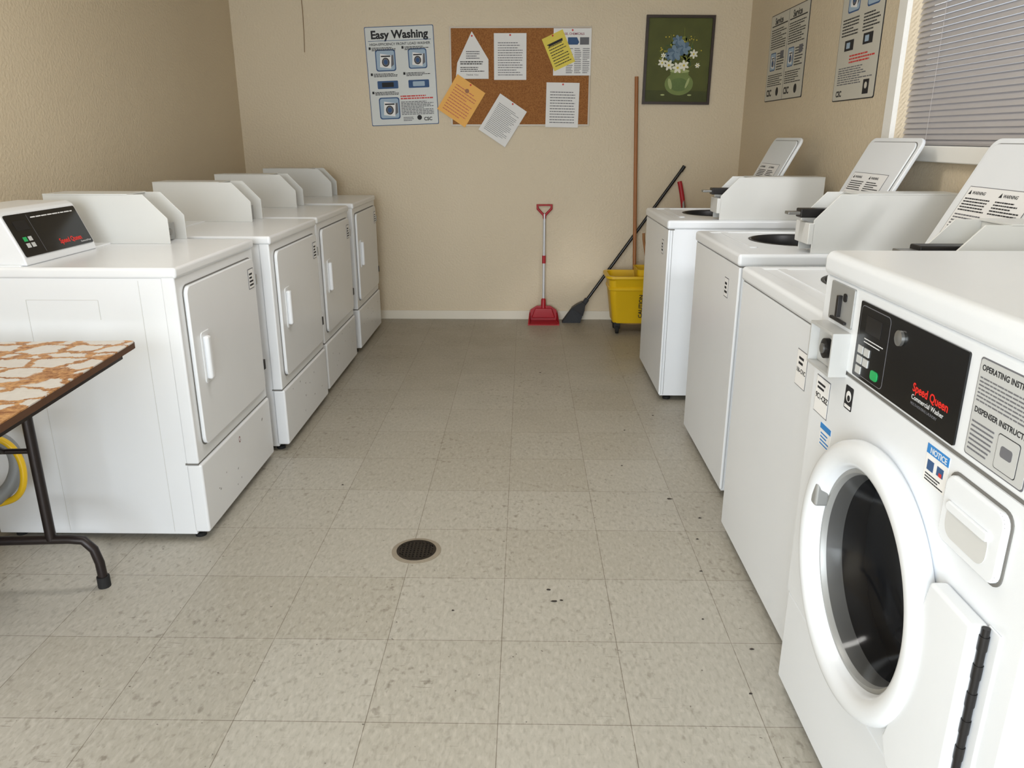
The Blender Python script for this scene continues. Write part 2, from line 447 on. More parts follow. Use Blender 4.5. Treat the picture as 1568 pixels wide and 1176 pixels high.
DH = 0.91
def dryer(X, Y, first=False):
    W, D = 0.685, 0.71
    p = empty("clothes_dryer", (X, Y, 0))
    box("body", p, -D, -0.045, 0.004, W - 0.004, 0.02, DH - 0.03, ENAMEL_D, 0.004)
    box("front_frame", p, -0.05, -0.008, 0.0, W, 0.275, DH - 0.028, ENAMEL_D, 0.006)
    box("top_slab", p, -D, 0.0, -0.003, W + 0.003, DH - 0.034, DH, ENAMEL_D, 0.01, 4)
    box("rear_rise", p, -D, -D + 0.24, 0.01, W - 0.01, DH - 0.002, DH + 0.004, ENAMEL_D, 0.002)
    box("toe_panel", p, -0.05, 0.0, 0.0, W, 0.03, 0.272, ENAMEL_D, 0.008)
    boxes("seams", p, [(-0.052, -0.010, 0.001, W - 0.001, 0.271, 0.277)], GAP)
    prism("door_gap", p, rrect(0.042, 0.652, 0.318, 0.848, 0.03), 'X', -0.010, -0.006, GAP)
    prism("door", p, rrect(0.046, 0.648, 0.322, 0.844, 0.028), 'X', -0.008, 0.006, ENAMEL_D, 0.003)
    # moulded pull handle
    prism("handle_bezel", p, rrect(0.100, 0.172, 0.515, 0.685, 0.012), 'X', 0.004, 0.009, ENAMEL_D, 0.002)
    prism("handle_recess", p, rrect(0.138, 0.164, 0.53, 0.67, 0.010), 'X', 0.0085, 0.0098, GAPL)
    box("handle_grip", p, 0.006, 0.026, 0.110, 0.138, 0.528, 0.672, ENAMEL_D, 0.008)
    box("hinge_upper", p, -0.006, 0.009, 0.645, 0.662, 0.74, 0.78, GREYM, 0.002)
    box("hinge_lower", p, -0.006, 0.009, 0.645, 0.662, 0.40, 0.44, DARK, 0.002)
    f = frame("label_face", 'left', (0.0065, 0, 0), p)
    quad(f, "serial_tag", 0.575, 0.63, 0.735, 0.81, 0.0, INKG); quad(f, "serial_tag_face", 0.578, 0.627, 0.738, 0.807, 0.0006, PAPER)
    lines(f, 0.583, 0.622, 0.80, 0.746, 4, 0.0013, INK, 3, 0.5)
    f2 = frame("toe_face", 'left', (0.0002, 0, 0), p)
    rnd = random.Random(int(Y * 100))
    for i in range(9):
        u, v, s = rnd.uniform(0.1, 0.6), rnd.uniform(0.06, 0.25), rnd.uniform(0.002, 0.005)
        disc(f2, "scuff", u, v, s, s * 0.5, 0.0, GAP, 8, rnd.uniform(0, 90))
    if first:
        disc(f2, "red_badge", 0.335, 0.228, 0.007, 0.012, 0.0, mat("badge_brown", (120, 70, 70))); disc(f2, "red_badge_in", 0.335, 0.228, 0.004, 0.007, 0.0005, PAPER)
    # pressed side outline
    boxes("side_press", p, [(-0.47, -0.25, 0.003, 0.0042, DH - 0.10, DH - 0.0985), (-0.2505, -0.249, 0.003, 0.0042, DH - 0.16, DH - 0.10), (-0.4705, -0.469, 0.003, 0.0042, 0.03, DH - 0.10), (-0.1205, -0.119, 0.003, 0.0042, 0.03, DH - 0.04)], GAPL)
    for (a, b) in ((-0.05, 0.04), (-0.05, W - 0.04), (-D + 0.05, 0.04), (-D + 0.05, W - 0.04)):
        lathe("foot", p, [(0.018, 0.0), (0.018, 0.012), (0.008, 0.014), (0.008, 0.03)], (a, b), 'Z', RUBBER, 16, True)
    if first:
        cp = [(-D + 0.005, DH), (-0.455, DH), (-0.462, DH + 0.03), (-0.515, DH + 0.155), (-0.535, DH + 0.165), (-D + 0.005, DH + 0.165)]
        prism("console", p, cp, 'Y', 0.02, 0.415, ENAMEL_D, 0.005)
        e = empty("console_face", (-0.462, 0, DH + 0.03), p)
        ang = math.atan2(0.125, 0.053)
        e.matrix_local = Matrix.Translation((-0.462, 0, DH + 0.03)) @ Matrix.Rotation(R(90), 4, 'Z') @ Matrix.Rotation(ang, 4, 'X')
        poly(e, "black_fascia", rrect(0.03, 0.405, -0.006, 0.126, 0.006), 0.0005, BLACKP, 0.002)
        txt(e, "Speed Queen", 0.225, 0.012, 0.023, 0.0028, REDT, 'LEFT', 0.02)
        txt(e, "Commercial Dryer", 0.335, 0.002, 0.008, 0.0028, WHT)
        for i in range(4): quad(e, "button", 0.06 + (i % 2) * 0.025, 0.078 + (i % 2) * 0.025, 0.02 + (i // 2) * 0.02, 0.034 + (i // 2) * 0.02, 0.0026, [LGREY, LGREY, GREENB, LGREY][i])
        quad(e, "display", 0.055, 0.12, 0.075, 0.105, 0.0026, DARK)
        quad(e, "divider", 0.135, 0.136, 0.0, 0.12, 0.0026, INKG, 0.0003)
        lines(e, 0.15, 0.38, 0.114, 0.108, 1, 0.0028, WHT, 5, 0.6)
    else:
        prism("low_console", p, [(-D + 0.005, DH), (-D + 0.09, DH), (-D + 0.06, DH + 0.05), (-D + 0.005, DH + 0.05)], 'Y', 0.02, 0.54, ENAMEL_D, 0.004)
    coin_meter(p, 1, -0.69, -0.25, 0.535, DH, 0.175, 0.148)
    return p
for i, (X, Y) in enumerate(((-1.04, 2.265), (-1.0, 3.03), (-1.01, 3.785), (-1.01, 4.60))): dryer(X, Y, i == 0)

# ------------------------------------------------------------------ top-load washers
def top_washer(X, Y):
    W, D, Z = 0.685, 0.70, 0.905
    p = empty("top_load_washer", (X, Y, 0))
    boxes("cabinet", p, [(0.006, 0.02, 0.004, W - 0.004, 0.03, Z - 0.04), (D - 0.014, D, 0.004, W - 0.004, 0.03, Z - 0.04),
                         (0.02, D - 0.014, 0.004, 0.014, 0.03, Z - 0.04), (0.02, D - 0.014, W - 0.014, W - 0.004, 0.03, Z - 0.04),
                         (0.02, D - 0.014, 0.014, W - 0.014, 0.03, 0.05)], ENAMEL)
    box("front_panel", p, 0.0, 0.012, 0.0, W, 0.035, Z - 0.045, ENAMEL, 0.005)
    boxes("corner_seam", p, [(0.022, 0.0235, 0.003, 0.005, 0.035, Z - 0.045)], GAP)
    boxes("top_seam", p, [(0.003, 0.03, 0.002, W - 0.002, Z - 0.047, Z - 0.04)], GAP)
    hx, hy = 0.33, 0.41
    box("top_rim_front", p, -0.006, 0.05, -0.004, W + 0.004, Z - 0.043, Z, ENAMEL, 0.012, 4)
    box("top_rim_near", p, 0.03, D, -0.004, 0.05, Z - 0.043, Z, ENAMEL, 0.012, 4)
    box("top_rim_far", p, 0.03, D, W - 0.046, W + 0.004, Z - 0.043, Z, ENAMEL, 0.012, 4)
    plate_hole("top_deck", p, 0.03, D, 0.02, W - 0.02, hx, hy, 0.185, Z - 0.03, Z - 0.004, 'Z', ENAMEL, 0.175)
    prism("deck_step", p, rrect(0.085, 0.115, 0.19, 0.64, 0.012), 'Z', Z - 0.005, Z - 0.001, ENAMEL, 0.001)
    lathe("tub_collar", p, [(0.186, Z - 0.003), (0.178, Z - 0.002), (0.172, Z - 0.01), (0.172, Z - 0.05), (0.235, Z - 0.09)], (hx, hy), 'Z', DARK, 48)
    lathe("tub", p, [(0.235, Z - 0.09), (0.235, 0.45), (0.06, 0.43), (0.05, 0.75), (0.0, 0.77)], (hx, hy), 'Z', DARK, 48)
    prism("console", p, [(0.63, Z), (0.70, Z), (0.70, Z + 0.16), (0.665, Z + 0.16)], 'Y', 0.17, W - 0.01, ENAMEL, 0.004)
    coin_meter(p, -1, 0.72, 0.24, 0.02, Z, 0.195, 0.13)
    # coin slide
    box("coin_slide_housing", p, 0.205, 0.33, 0.055, 0.105, Z + 0.115, Z + 0.145, DARK, 0.004)
    box("coin_slide", p, 0.165, 0.21, 0.06, 0.10, Z + 0.125, Z + 0.135, STEEL, 0.002)
    box("coin_slide_bracket", p, 0.225, 0.245, 0.02, 0.15, Z + 0.03, Z + 0.10, ENAMEL_B, 0.003)
    # lid standing open, leaning on the console
    l = empty("lid", (0.47, 0.2, Z + 0.008), p)
    l.rotation_euler = (0, R(27), 0)
    prism("lid_panel", l, rrect(0.0, 0.43, 0.0, 0.41, 0.035), 'X', 0.0, 0.014, ENAMEL, 0.004)
    prism("lid_seam", l, rrect(0.017, 0.413, 0.017, 0.393, 0.032), 'X', -0.0015, 0.002, GAP)
    prism("lid_liner", l, rrect(0.02, 0.41, 0.02, 0.39, 0.03), 'X', -0.006, 0.002, ENAMEL, 0.003)
    for yy in (0.06, 0.35): box("hinge", l, -0.004, 0.012, yy, yy + 0.03, -0.012, 0.012, GREYM, 0.002)
    f = frame("liner_face", 'right', (-0.0066, 0.41, 0), l)
    quad(f, "warning_label_edge", 0.033, 0.332, 0.093, 0.262, 0, INKG, 0.0004)
    quad(f, "warning_label", 0.035, 0.33, 0.095, 0.26, 0, PAPER, 0.0006)
    for k, x in enumerate((0.045, 0.19)):
        poly(f, "warning_triangle", [(x, 0.238), (x + 0.014, 0.238), (x + 0.007, 0.251)], 0.0007, INK, 0.0003)
        txt(f, "WARNING", x + 0.018, 0.239, 0.013, 0.0008, INK, bold=0.02)
        lines(f, x, x + 0.125, 0.232, 0.19, 5, 0.0008, INK, 7 + k, 0.42)
        if k == 0: lines(f, x, x + 0.125, 0.185, 0.105, 9, 0.0008, INKG, 17, 0.42)
        else: quad(f, "warning_block", x, x + 0.11, 0.15, 0.175, 0.0008, INK, 0.0003); lines(f, x, x + 0.125, 0.142, 0.105, 4, 0.0008, INK, 18, 0.42)
    for (a, b) in ((0.05, 0.05), (0.05, W - 0.05), (D - 0.05, 0.05), (D - 0.05, W - 0.05)):
        lathe("foot", p, [(0.02, 0.0), (0.02, 0.014), (0.008, 0.016), (0.008, 0.035)], (a, b), 'Z', RUBBER, 16, True)
    return p
w1 = top_washer(0.68, 3.715); w2 = top_washer(0.725, 2.61); w3 = top_washer(0.67, 1.675)
for p, yy in ((w1, 0.10), (w2, 0.12)):
    f = frame("tag_face", 'right', (0, 0, 0), p)
    quad(f, "serial_tag", -yy - 0.055, -yy, 0.73, 0.80, 0.0, INKG); quad(f, "serial_tag_face", -yy - 0.052, -yy - 0.003, 0.733, 0.797, 0.0006, PAPER)
    lines(f, -yy - 0.045, -yy - 0.01, 0.79, 0.745, 3, 0.0013, INK, 3, 0.55)
f = frame("tag_face", 'right', (0, 0, 0), w3)
quad(f, "serial_tag", -0.155, -0.085, 0.70, 0.79, 0.0, INKG); quad(f, "serial_tag_face", -0.153, -0.087, 0.702, 0.788, 0.0006, PAPER)
txt(f, "186-CNC", -0.151, 0.735, 0.0155, 0.0013, INK, bold=0.02)
lines(f, -0.14, -0.10, 0.78, 0.755, 2, 0.0013, INK, 3, 0.5)

# ------------------------------------------------------------------ front-load washer
def front_washer(X, Y):
    W, D, Z = 0.765, 0.77, 1.062
    p = empty("front_load_washer", (X, Y, 0))
    cy, cz = 0.408, 0.522
    boxes("cabinet", p, [(0.02, D, 0.003, 0.02, 0.03, Z - 0.05), (0.02, D, W - 0.02, W - 0.003, 0.03, Z - 0.05),
                         (D - 0.02, D, 0.02, W - 0.02, 0.03, Z - 0.05), (0.03, D - 0.02, 0.02, W - 0.02, 0.03, 0.05),
                         (0.03, D - 0.02, 0.02, W - 0.02, 0.85, 0.87)], ENAMEL)
    box("top_slab", p, -0.008, D, -0.003, W + 0.003, Z - 0.050, Z, ENAMEL, 0.016, 5)
    box("control_fascia", p, 0.0, 0.045, 0.0, W, 0.848, Z - 0.049, ENAMEL, 0.006)
    plate_hole("front_panel", p, 0.0, W, 0.272, 0.843, cy, cz, 0.215, 0.0, 0.02, 'X', ENAMEL)
    box("lower_panel", p, 0.002, 0.022, 0.0, W, 0.03, 0.268, ENAMEL, 0.006)
    boxes("seams", p, [(0.004, 0.02, 0.002, W - 0.002, 0.266, 0.274), (0.003, 0.02, 0.002, W - 0.002, 0.841, 0.850)], GAP)
    # door
    lathe("door_ring", p, [(0.236, 0.001), (0.245, -0.004), (0.2495, -0.014), (0.248, -0.027), (0.242, -0.036), (0.232, -0.0395), (0.218, -0.0395), (0.208, -0.035), (0.200, -0.026), (0.196, -0.008), (0.193, 0.02)], (cy, cz), 'X', ENAMEL, 96)
    lathe("door_trim", p, [(0.196, -0.010), (0.188, -0.011), (0.184, 0.0), (0.181, 0.03)], (cy, cz), 'X', GREYM, 96)
    G, nt, b = new_mat("door_glass"); b.inputs["Base Color"].default_value = (0.006, 0.006, 0.008, 1); b.inputs["Roughness"].default_value = 0.1; b.inputs["Alpha"].default_value = 0.5
    b.inputs["Specular IOR Level"].default_value = 0.4
    lathe("door_glass", p, [(0.185, -0.002), (0.172, 0.02), (0.155, 0.05), (0.13, 0.075), (0.08, 0.09), (0, 0.095)], (cy, cz), 'X', G, 96, ang=60)
    lathe("gasket", p, [(0.214, 0.0), (0.214, 0.02), (0.20, 0.05), (0.21, 0.09)], (cy, cz), 'X', RUBBER, 64)
    lathe("drum", p, [(0.21, 0.09), (0.27, 0.10), (0.27, 0.5), (0, 0.5)], (cy, cz), 'X', DRUMM, 64)
    TEAL = mat("teal_laundry", (60, 190, 215), 0.9, var=0.3, vscale=15, bump=0.5, bscale=40); GL = mat("grey_laundry", (200, 200, 212), 0.9, var=0.3, vscale=15)
    for nm, c, s, mm in (("laundry_teal", (0.17, cy - 0.10, cz - 0.05), (0.06, 0.05, 0.10), TEAL), ("laundry_grey", (0.18, cy - 0.08, cz + 0.05), (0.06, 0.06, 0.05), GL), ("laundry_dark", (0.2, cy + 0.0, cz - 0.19), (0.09, 0.14, 0.07), CLOTHD)):
        bm = bmesh.new(); bmesh.ops.create_icosphere(bm, subdivisions=4, radius=1)
        for v in bm.verts:
            k = 1 + 0.13 * math.sin(5 * v.co.x + 3 * v.co.y) * math.cos(6 * v.co.z + 2) + 0.06 * math.sin(13 * v.co.y + 9 * v.co.z)
            v.co = Vector((c[0] + v.co.x * k * s[0], c[1] + v.co.y * k * s[1], c[2] + v.co.z * k * s[2]))
        finish(nm, bm, mm, p, 80)
    # squared hinge side of the door
    prism("hinge_block", p, [(0.062, 0.30), (0.20, 0.30), (0.225, 0.34), (0.19, 0.45), (0.185, 0.60), (0.17, 0.664), (0.062, 0.664)], 'X', -0.028, -0.001, ENAMEL, 0.006)
    tube("hinge_pin", p, [(-0.010, 0.057, 0.30), (-0.010, 0.057, 0.664)], 0.0055, DARK)
    for i in range(8): tube("hinge_knuckle", p, [(-0.010, 0.057, 0.315 + i * 0.045), (-0.010, 0.057, 0.337 + i * 0.045)], 0.0065, DARK)
    box("hinge_plate", p, -0.003, 0.0, 0.038, 0.064, 0.30, 0.664, ENAMEL, 0.001)
    box("door_catch", p, -0.036, -0.008, cy + 0.18, cy + 0.205, cz + 0.05, cz + 0.12, GREYM, 0.006)
    # detergent drawer
    prism("drawer_gap", p, rrect(0.060, 0.212, 0.715, 0.826, 0.02), 'X', -0.002, 0.004, GAP)
    prism("drawer_front", p, rrect(0.064, 0.208, 0.719, 0.822, 0.018), 'X', -0.010, 0.002, ENAMEL, 0.004)
    prism("drawer_grip", p, rrect(0.088, 0.19, 0.733, 0.785, 0.020), 'X', -0.0108, -0.0095, GAPL)
    prism("drawer_grip_lip", p, rrect(0.088, 0.19, 0.772, 0.786, 0.006), 'X', -0.015, -0.009, ENAMEL, 0.002)
    # coin drop
    prism("coin_plate", p, rrect(0.61, 0.722, 0.932, 1.008, 0.004), 'X', -0.004, 0.002, GREYM, 0.001)
    box("coin_slot", p, -0.012, -0.002, 0.662, 0.672, 0.945, 0.987, DARK, 0.001); box("coin_return", p, -0.010, -0.002, 0.63, 0.70, 0.936, 0.941, DARK, 0.001)
    prism("coin_slot_head", p, rrect(0.64, 0.655, 0.978, 0.994, 0.006), 'X', -0.006, -0.003, DARK)
    vx = -0.034
    boxes("coin_vault", p, [(vx, 0.0, 0.61, 0.728, 0.838, 0.843), (vx, 0.0, 0.61, 0.728, 0.919, 0.924), (vx, 0.0, 0.61, 0.615, 0.843, 0.919), (vx, 0.0, 0.723, 0.728, 0.843, 0.919)], VAULT)
    box("coin_vault_door", p, -0.016, 0.0, 0.615, 0.723, 0.843, 0.919, VAULT, 0.002)
    lathe("coin_lock", p, [(0.020, -0.014), (0.020, -0.026), (0.011, -0.028), (0, -0.028)], (0.667, 0.881), 'X', DARK, 24)
    lathe("coin_lock_core", p, [(0.010, -0.027), (0.010, -0.031), (0, -0.031)], (0.667, 0.881), 'X', STEEL, 24)
    # control panel graphics
    f = frame("front_face", 'right', (0.0, 0, 0), p)
    poly(f, "black_fascia", rrect(-0.578, -0.218, 0.856, 0.996, 0.004), 0.0, BLACKP, 0.003)
    poly(f, "fascia_line", rrect(-0.572, -0.455, 0.862, 0.990, 0.01), 0.003, INKG, 0.0003)
    poly(f, "fascia_keypad", rrect(-0.5705, -0.4565, 0.8635, 0.9885, 0.009), 0.0033, BLACKP, 0.0003)
    quad(f, "display", -0.545, -0.485, 0.945, 0.975, 0.0036, DARK)
    for i in range(5):
        quad(f, "button", -0.562 + 0.026 * (i % 2), -0.542 + 0.026 * (i % 2), 0.903 - 0.019 * (i // 2), 0.917 - 0.019 * (i // 2), 0.0036, LGREY, 0.002)
    poly(f, "start_button", rrect(-0.50, -0.474, 0.870, 0.887, 0.006), 0.0036, GREENB, 0.002)
    lines(f, -0.545, -0.47, 0.938, 0.926, 2, 0.0036, WHT, 2, 0.3)
    lathe("key_lock", p, [(0.013, -0.002), (0.013, -0.008), (0.009, -0.010), (0, -0.010)], (0.415, 0.966), 'X', STEEL, 24)
    txt(f, "Speed Queen", -0.352, 0.897, 0.0195, 0.0034, REDT, bold=0.02)
    txt(f, "Commercial Washer", -0.352, 0.884, 0.0115, 0.0034, WHT)
    txt(f, "MULTI-HOUSING LAUNDRY", -0.352, 0.875, 0.0065, 0.0034, INKG)
    poly(f, "instruction_plate_edge", rrect(-0.194, -0.06, 0.858, 0.998, 0.005), 0.0, INKG, 0.0006)
    poly(f, "instruction_plate", rrect(-0.192, -0.062, 0.86, 0.996, 0.005), 0.0006, LGREY, 0.0006)
    txt(f, "OPERATING INSTRUCTIONS", -0.187, 0.981, 0.0112, 0.0014, INK, bold=0.02)
    lines(f, -0.187, -0.075, 0.975, 0.938, 7, 0.0014, INKG, 9, 0.35)
    txt(f, "DISPENSER INSTRUCTIONS", -0.187, 0.922, 0.0112, 0.0014, INK, bold=0.02)
    lines(f, -0.187, -0.135, 0.914, 0.868, 7, 0.0014, INKG, 10, 0.35)
    poly(f, "diagram", rrect(-0.125, -0.078, 0.866, 0.914, 0.004), 0.0014, INK, 0.0003); poly(f, "diagram_in", rrect(-0.124, -0.079, 0.867, 0.913, 0.004), 0.0017, LGREY, 0.0003)
    poly(f, "diagram_knob", rrect(-0.115, -0.09, 0.885, 0.90, 0.004), 0.002, INKG, 0.0003)
    # stickers
    quad(f, "notice_sticker", -0.285, -0.222, 0.775, 0.835, 0.0, PAPER); quad(f, "notice_head", -0.285, -0.222, 0.82, 0.835, 0.0006, BLUEN)
    txt(f, "NOTICE", -0.275, 0.8225, 0.013, 0.0013, WHT, bold=0.02)
    quad(f, "notice_pic", -0.278, -0.26, 0.795, 0.811, 0.0006, INKB); quad(f, "notice_pic", -0.25, -0.232, 0.797, 0.811, 0.0006, INKB); quad(f, "notice_pic_red", -0.243, -0.235, 0.797, 0.803, 0.0012, INKR, 0.0003); lines(f, -0.28, -0.227, 0.792, 0.778, 3, 0.0007, INK, 3, .4)
    poly(f, "energy_sticker", rrect(-0.600, -0.565, 0.782, 0.828, 0.003), 0.0, INK); disc(f, "energy_star", -0.5825, 0.808, 0.011, 0.011, 0.0007, PAPER); disc(f, "energy_star_mark", -0.5805, 0.805, 0.006, 0.006, 0.0012, INK); quad(f, "energy_txt", -0.596, -0.569, 0.785, 0.791, 0.0007, PAPER)
    quad(f, "serial_tag_edge", -0.745, -0.672, 0.725, 0.805, 0.0, INKG); quad(f, "serial_tag", -0.743, -0.674, 0.727, 0.803, 0.0006, PAPER)
    txt(f, "9C1-CBZ", -0.74, 0.757, 0.0165, 0.0013, INK, bold=0.03); lines(f, -0.735, -0.685, 0.797, 0.778, 2, 0.0013, INK, 3, 0.5)
    quad(f, "small_notice", -0.695, -0.64, 0.667, 0.715, 0.0, PAPER); quad(f, "small_notice_head", -0.695, -0.64, 0.703, 0.715, 0.0006, BLUEN); lines(f, -0.69, -0.645, 0.70, 0.67, 4, 0.0007, BLUEN, 3, 0.4)
    for (a, b) in ((0.06, 0.06), (0.06, W - 0.06), (D - 0.06, 0.06), (D - 0.06, W - 0.06)):
        lathe("foot", p, [(0.022, 0.0), (0.022, 0.014), (0.01, 0.016), (0.01, 0.035)], (a, b), 'Z', RUBBER, 16, True)
front_washer(0.62, 0.82)

# ------------------------------------------------------------------ cork board and papers
cb = frame("cork_board", 'back', (-0.509, YB, 1.353))
bw, bh = 0.94, 0.622
quad(cb, "cork_panel", 0.006, bw - 0.006, 0.006, bh - 0.006, 0.0, CORK, 0.010)
CB = mat("board_frame", (196, 184, 168), 0.4)
boxes("aluminium_frame", cb, [(0, bw, 0, 0.010, 0, 0.014), (0, bw, bh - 0.010, bh, 0, 0.014), (0, 0.010, 0.010, bh - 0.010, 0, 0.014), (bw - 0.010, bw, 0.010, bh - 0.010, 0, 0.014)], CB)
def sheet(name, cx, cz, w_, h_, ang, m, off, content=True, seed=1, ink=INKG, pin=INKR, n=16):
    f = frame(name, 'back', (cx, YB - off, cz), None, ang)
    quad(f, "sheet", -w_ / 2, w_ / 2, -h_ / 2, h_ / 2, 0, m, 0.0006)
    if content: lines(f, -w_ * .38, w_ * .38, h_ * .34, -h_ * .40, n, 0.0007, ink, seed, 0.3)
    if pin: disc(f, "pin", 0, h_ * .46, 0.006, 0.006, 0.0007, pin)
    return f
f = frame("folded_notice", 'back', (-0.36, YB - 0.0142, 1.653))
poly(f, "sheet", [(-0.112, 0), (0.109, 0), (0.109, 0.12), (0.0, 0.293), (-0.10, 0.10)], 0, PAPER)
lines(f, -0.08, 0.08, 0.115, 0.09, 2, 0.0007, INK, 4, 0.5); lines(f, -0.04, 0.05, 0.18, 0.125, 4, 0.0007, INKG, 5, 0.4); txt(f, "THANK YOU", 0, 0.02, 0.014, 0.0007, INK, 'CENTER')
lines(f, -0.08, 0.08, 0.08, 0.045, 3, 0.0007, INK, 14, 0.4); disc(f, "pin", 0, 0.265, 0.006, 0.006, 0.0007, INKR)
sheet("paper_notice", -0.106, 1.79, 0.216, 0.288, 0, PAPER, 0.0142, seed=11, n=14)
f = sheet("photo_notice", 0.306, 1.818, 0.25, 0.29, 0, PAPER, 0.0142, content=False)
txt(f, "HI PLEASE, CHEMICALS", -0.115, 0.105, 0.019, 0.0007, mat("ink_maroon", (140, 40, 70)), bold=0.02)
poly(f, "photo_left", [(-0.03, 0.09), (0.03, 0.09), (0.045, 0.06), (0.035, 0.045), (-0.03, 0.045)], 0.0007, INKB); quad(f, "photo_right", 0.05, 0.11, 0.045, 0.09, 0.0007, INKG)
for k, s in enumerate((-0.04, 0.015, 0.07)): lines(f, s, s + 0.045, 0.03, -0.13, 14, 0.0007, INKG, 20 + k, 0.4)
f = sheet("yellow_notice", 0.215, 1.828, 0.15, 0.215, 24, YELP, 0.0152, seed=31, n=9, ink=INK)
quad(f, "dark_band", -0.05, 0.05, 0.045, 0.06, 0.001, INK)
sheet("typed_notice", 0.247, 1.486, 0.222, 0.285, -1, PAPER, 0.0152, seed=41, n=12)
f = sheet("orange_flyer", -0.438, 1.513, 0.222, 0.262, -33, ORP, 0.0152, seed=51, n=10, ink=mat("ink_orange", (190, 90, 50)))
disc(f, "logo", 0.0, 0.075, 0.014, 0.014, 0.001, mat("flyer_brown", (150, 90, 40)))
sheet("tilted_notice", -0.158, 1.387, 0.216, 0.275, -33, PAPER, 0.0152, seed=61, n=18)

# ------------------------------------------------------------------ wall posters
def washer_icon(f, x, y, s, z):
    poly(f, "icon_frame", rrect(x, x + s, y, y + s, s * .12), z, INKB, 0.0003)
    poly(f, "icon_bg", rrect(x + s * .05, x + s * .95, y + s * .05, y + s * .95, s * .1), z + 0.0003, INKLB, 0.0003)
    poly(f, "icon_shadow", [(x + s * .7, y + s * .14), (x + s * .9, y + s * .3), (x + s * .9, y + s * .75), (x + s * .78, y + s * .72)], z + 0.0006, INKG, 0.0002)
    poly(f, "icon_machine", [(x + s * .2, y + s * .2), (x + s * .75, y + s * .12), (x + s * .8, y + s * .72), (x + s * .25, y + s * .82)], z + 0.0006, PAPER, 0.0003)
    disc(f, "icon_door", x + s * .5, y + s * .42, s * .19, s * .21, z + 0.0009, INK, 14)
    disc(f, "icon_ring", x + s * .5, y + s * .42, s * .15, s * .17, z + 0.0013, INKG, 14)
    disc(f, "icon_glass", x + s * .5, y + s * .42, s * .10, s * .12, z + 0.0017, INKB, 14)
    quad(f, "icon_panel", x + s * .28, x + s * .75, y + s * .66, y + s * .72, z + 0.0009, INK, 0.0003)
pf = frame("washing_instruction_poster", 'back', (-0.835, YB, 1.67), None, 2.0)
poly(pf, "board", rrect(-0.23, 0.23, -0.311, 0.311, 0.008), 0.0, INKB, 0.003)
poly(pf, "face", rrect(-0.226, 0.226, -0.307, 0.307, 0.007), 0.003, mat("poster_face", (205, 208, 206), 0.45, var=0.02), 0.0006)
txt(pf, "Easy Washing", 0, 0.238, 0.069, 0.0038, INK, 'CENTER', 0.035)
quad(pf, "rule", -0.21, 0.21, 0.222, 0.225, 0.0036, INKB); txt(pf, "HIGH-EFFICIENCY FRONT LOAD WASHER", 0, 0.195, 0.0215, 0.0038, INK, 'CENTER', 0.015)
for (x, y, s) in ((-0.17, 0.035, 0.135), (0.05, 0.045, 0.125), (-0.17, -0.27, 0.14)):
    washer_icon(pf, x, y, s, 0.0036)
for (x, y) in ((-0.17, -0.075), (0.04, -0.075)):
    poly(pf, "icon_panel", rrect(x, x + 0.14, y, y + 0.05, 0.006), 0.0036, INKB, 0.0003); poly(pf, "icon_panel_face", rrect(x + 0.03, x + 0.11, y + 0.01, y + 0.04, 0.004), 0.0039, INK if x < 0 else INKLB, 0.0003)
for (x, y) in ((-0.21, 0.187), (0.01, 0.187), (-0.21, 0.025), (0.01, 0.025), (-0.21, -0.09)):
    quad(pf, "number", x, x + 0.014, y - 0.016, y, 0.0037, INK); lines(pf, x + 0.02, x + 0.18, y, y - 0.024, 3, 0.0037, INK, int(x * 100) + 70, 0.55)
lines(pf, -0.02, 0.20, -0.115, -0.145, 2, 0.0037, INKR, 71, 0.55); lines(pf, -0.02, 0.20, -0.155, -0.245, 9, 0.0037, INKG, 72, 0.5)
disc(pf, "badge", 0.10, -0.265, 0.016, 0.016, 0.0037, INK); txt(pf, "CSC", 0.13, -0.285, 0.03, 0.0038, INK, bold=0.03); lines(pf, -0.01, 0.07, -0.255, -0.285, 3, 0.0037, INKG, 73, 0.5)

cream = mat("poster_cream", (200, 196, 184), 0.45, var=0.02)
pf = frame("service_poster", 'right', (XR, 4.75, 1.725))
poly(pf, "board", rrect(-0.33, 0.33, -0.24, 0.24, 0.01), 0.0, INK, 0.003); poly(pf, "face", rrect(-0.326, 0.326, -0.236, 0.236, 0.01), 0.003, cream, 0.0006)
quad(pf, "fold_line", -0.002, 0.002, -0.236, 0.236, 0.0036, INKG, 0.0003)
for k, x in enumerate((-0.30, 0.02)):
    txt(pf, "Service", x + 0.05, 0.185, 0.05, 0.0038, INK, bold=0.03)
    quad(pf, "title_rule", x, x + 0.28, 0.174, 0.180, 0.0036, INK)
    lines(pf, x, x + 0.27, 0.165, 0.05, 9, 0.0037, INK, 80 + k, 0.42)
    washer_icon(pf, x + 0.02, -0.07, 0.10, 0.0036); lines(pf, x + 0.14, x + 0.27, 0.03, -0.07, 7, 0.0037, INK, 83 + k, 0.4)
    quad(pf, "diagram_block", x + 0.2, x + 0.26, -0.01, 0.03, 0.0040, INKG, 0.0003)
    lines(pf, x, x + 0.27, -0.085, -0.155, 6, 0.0037, INK, 90 + k, 0.4)
    txt(pf, "CSC", x, -0.21, 0.05, 0.0038, INK, bold=0.04); disc(pf, "badge", x + 0.2, -0.19, 0.024, 0.024, 0.0037, INK)
pf = frame("drying_instruction_poster", 'right', (XR, 3.735, 1.745))
poly(pf, "board", rrect(-0.23, 0.23, -0.305, 0.305, 0.01), 0.0, INK, 0.003); poly(pf, "face", rrect(-0.226, 0.226, -0.301, 0.301, 0.01), 0.003, cream, 0.0006)
txt(pf, "Easy Drying", 0, 0.24, 0.07, 0.0038, INK, 'CENTER', 0.02)
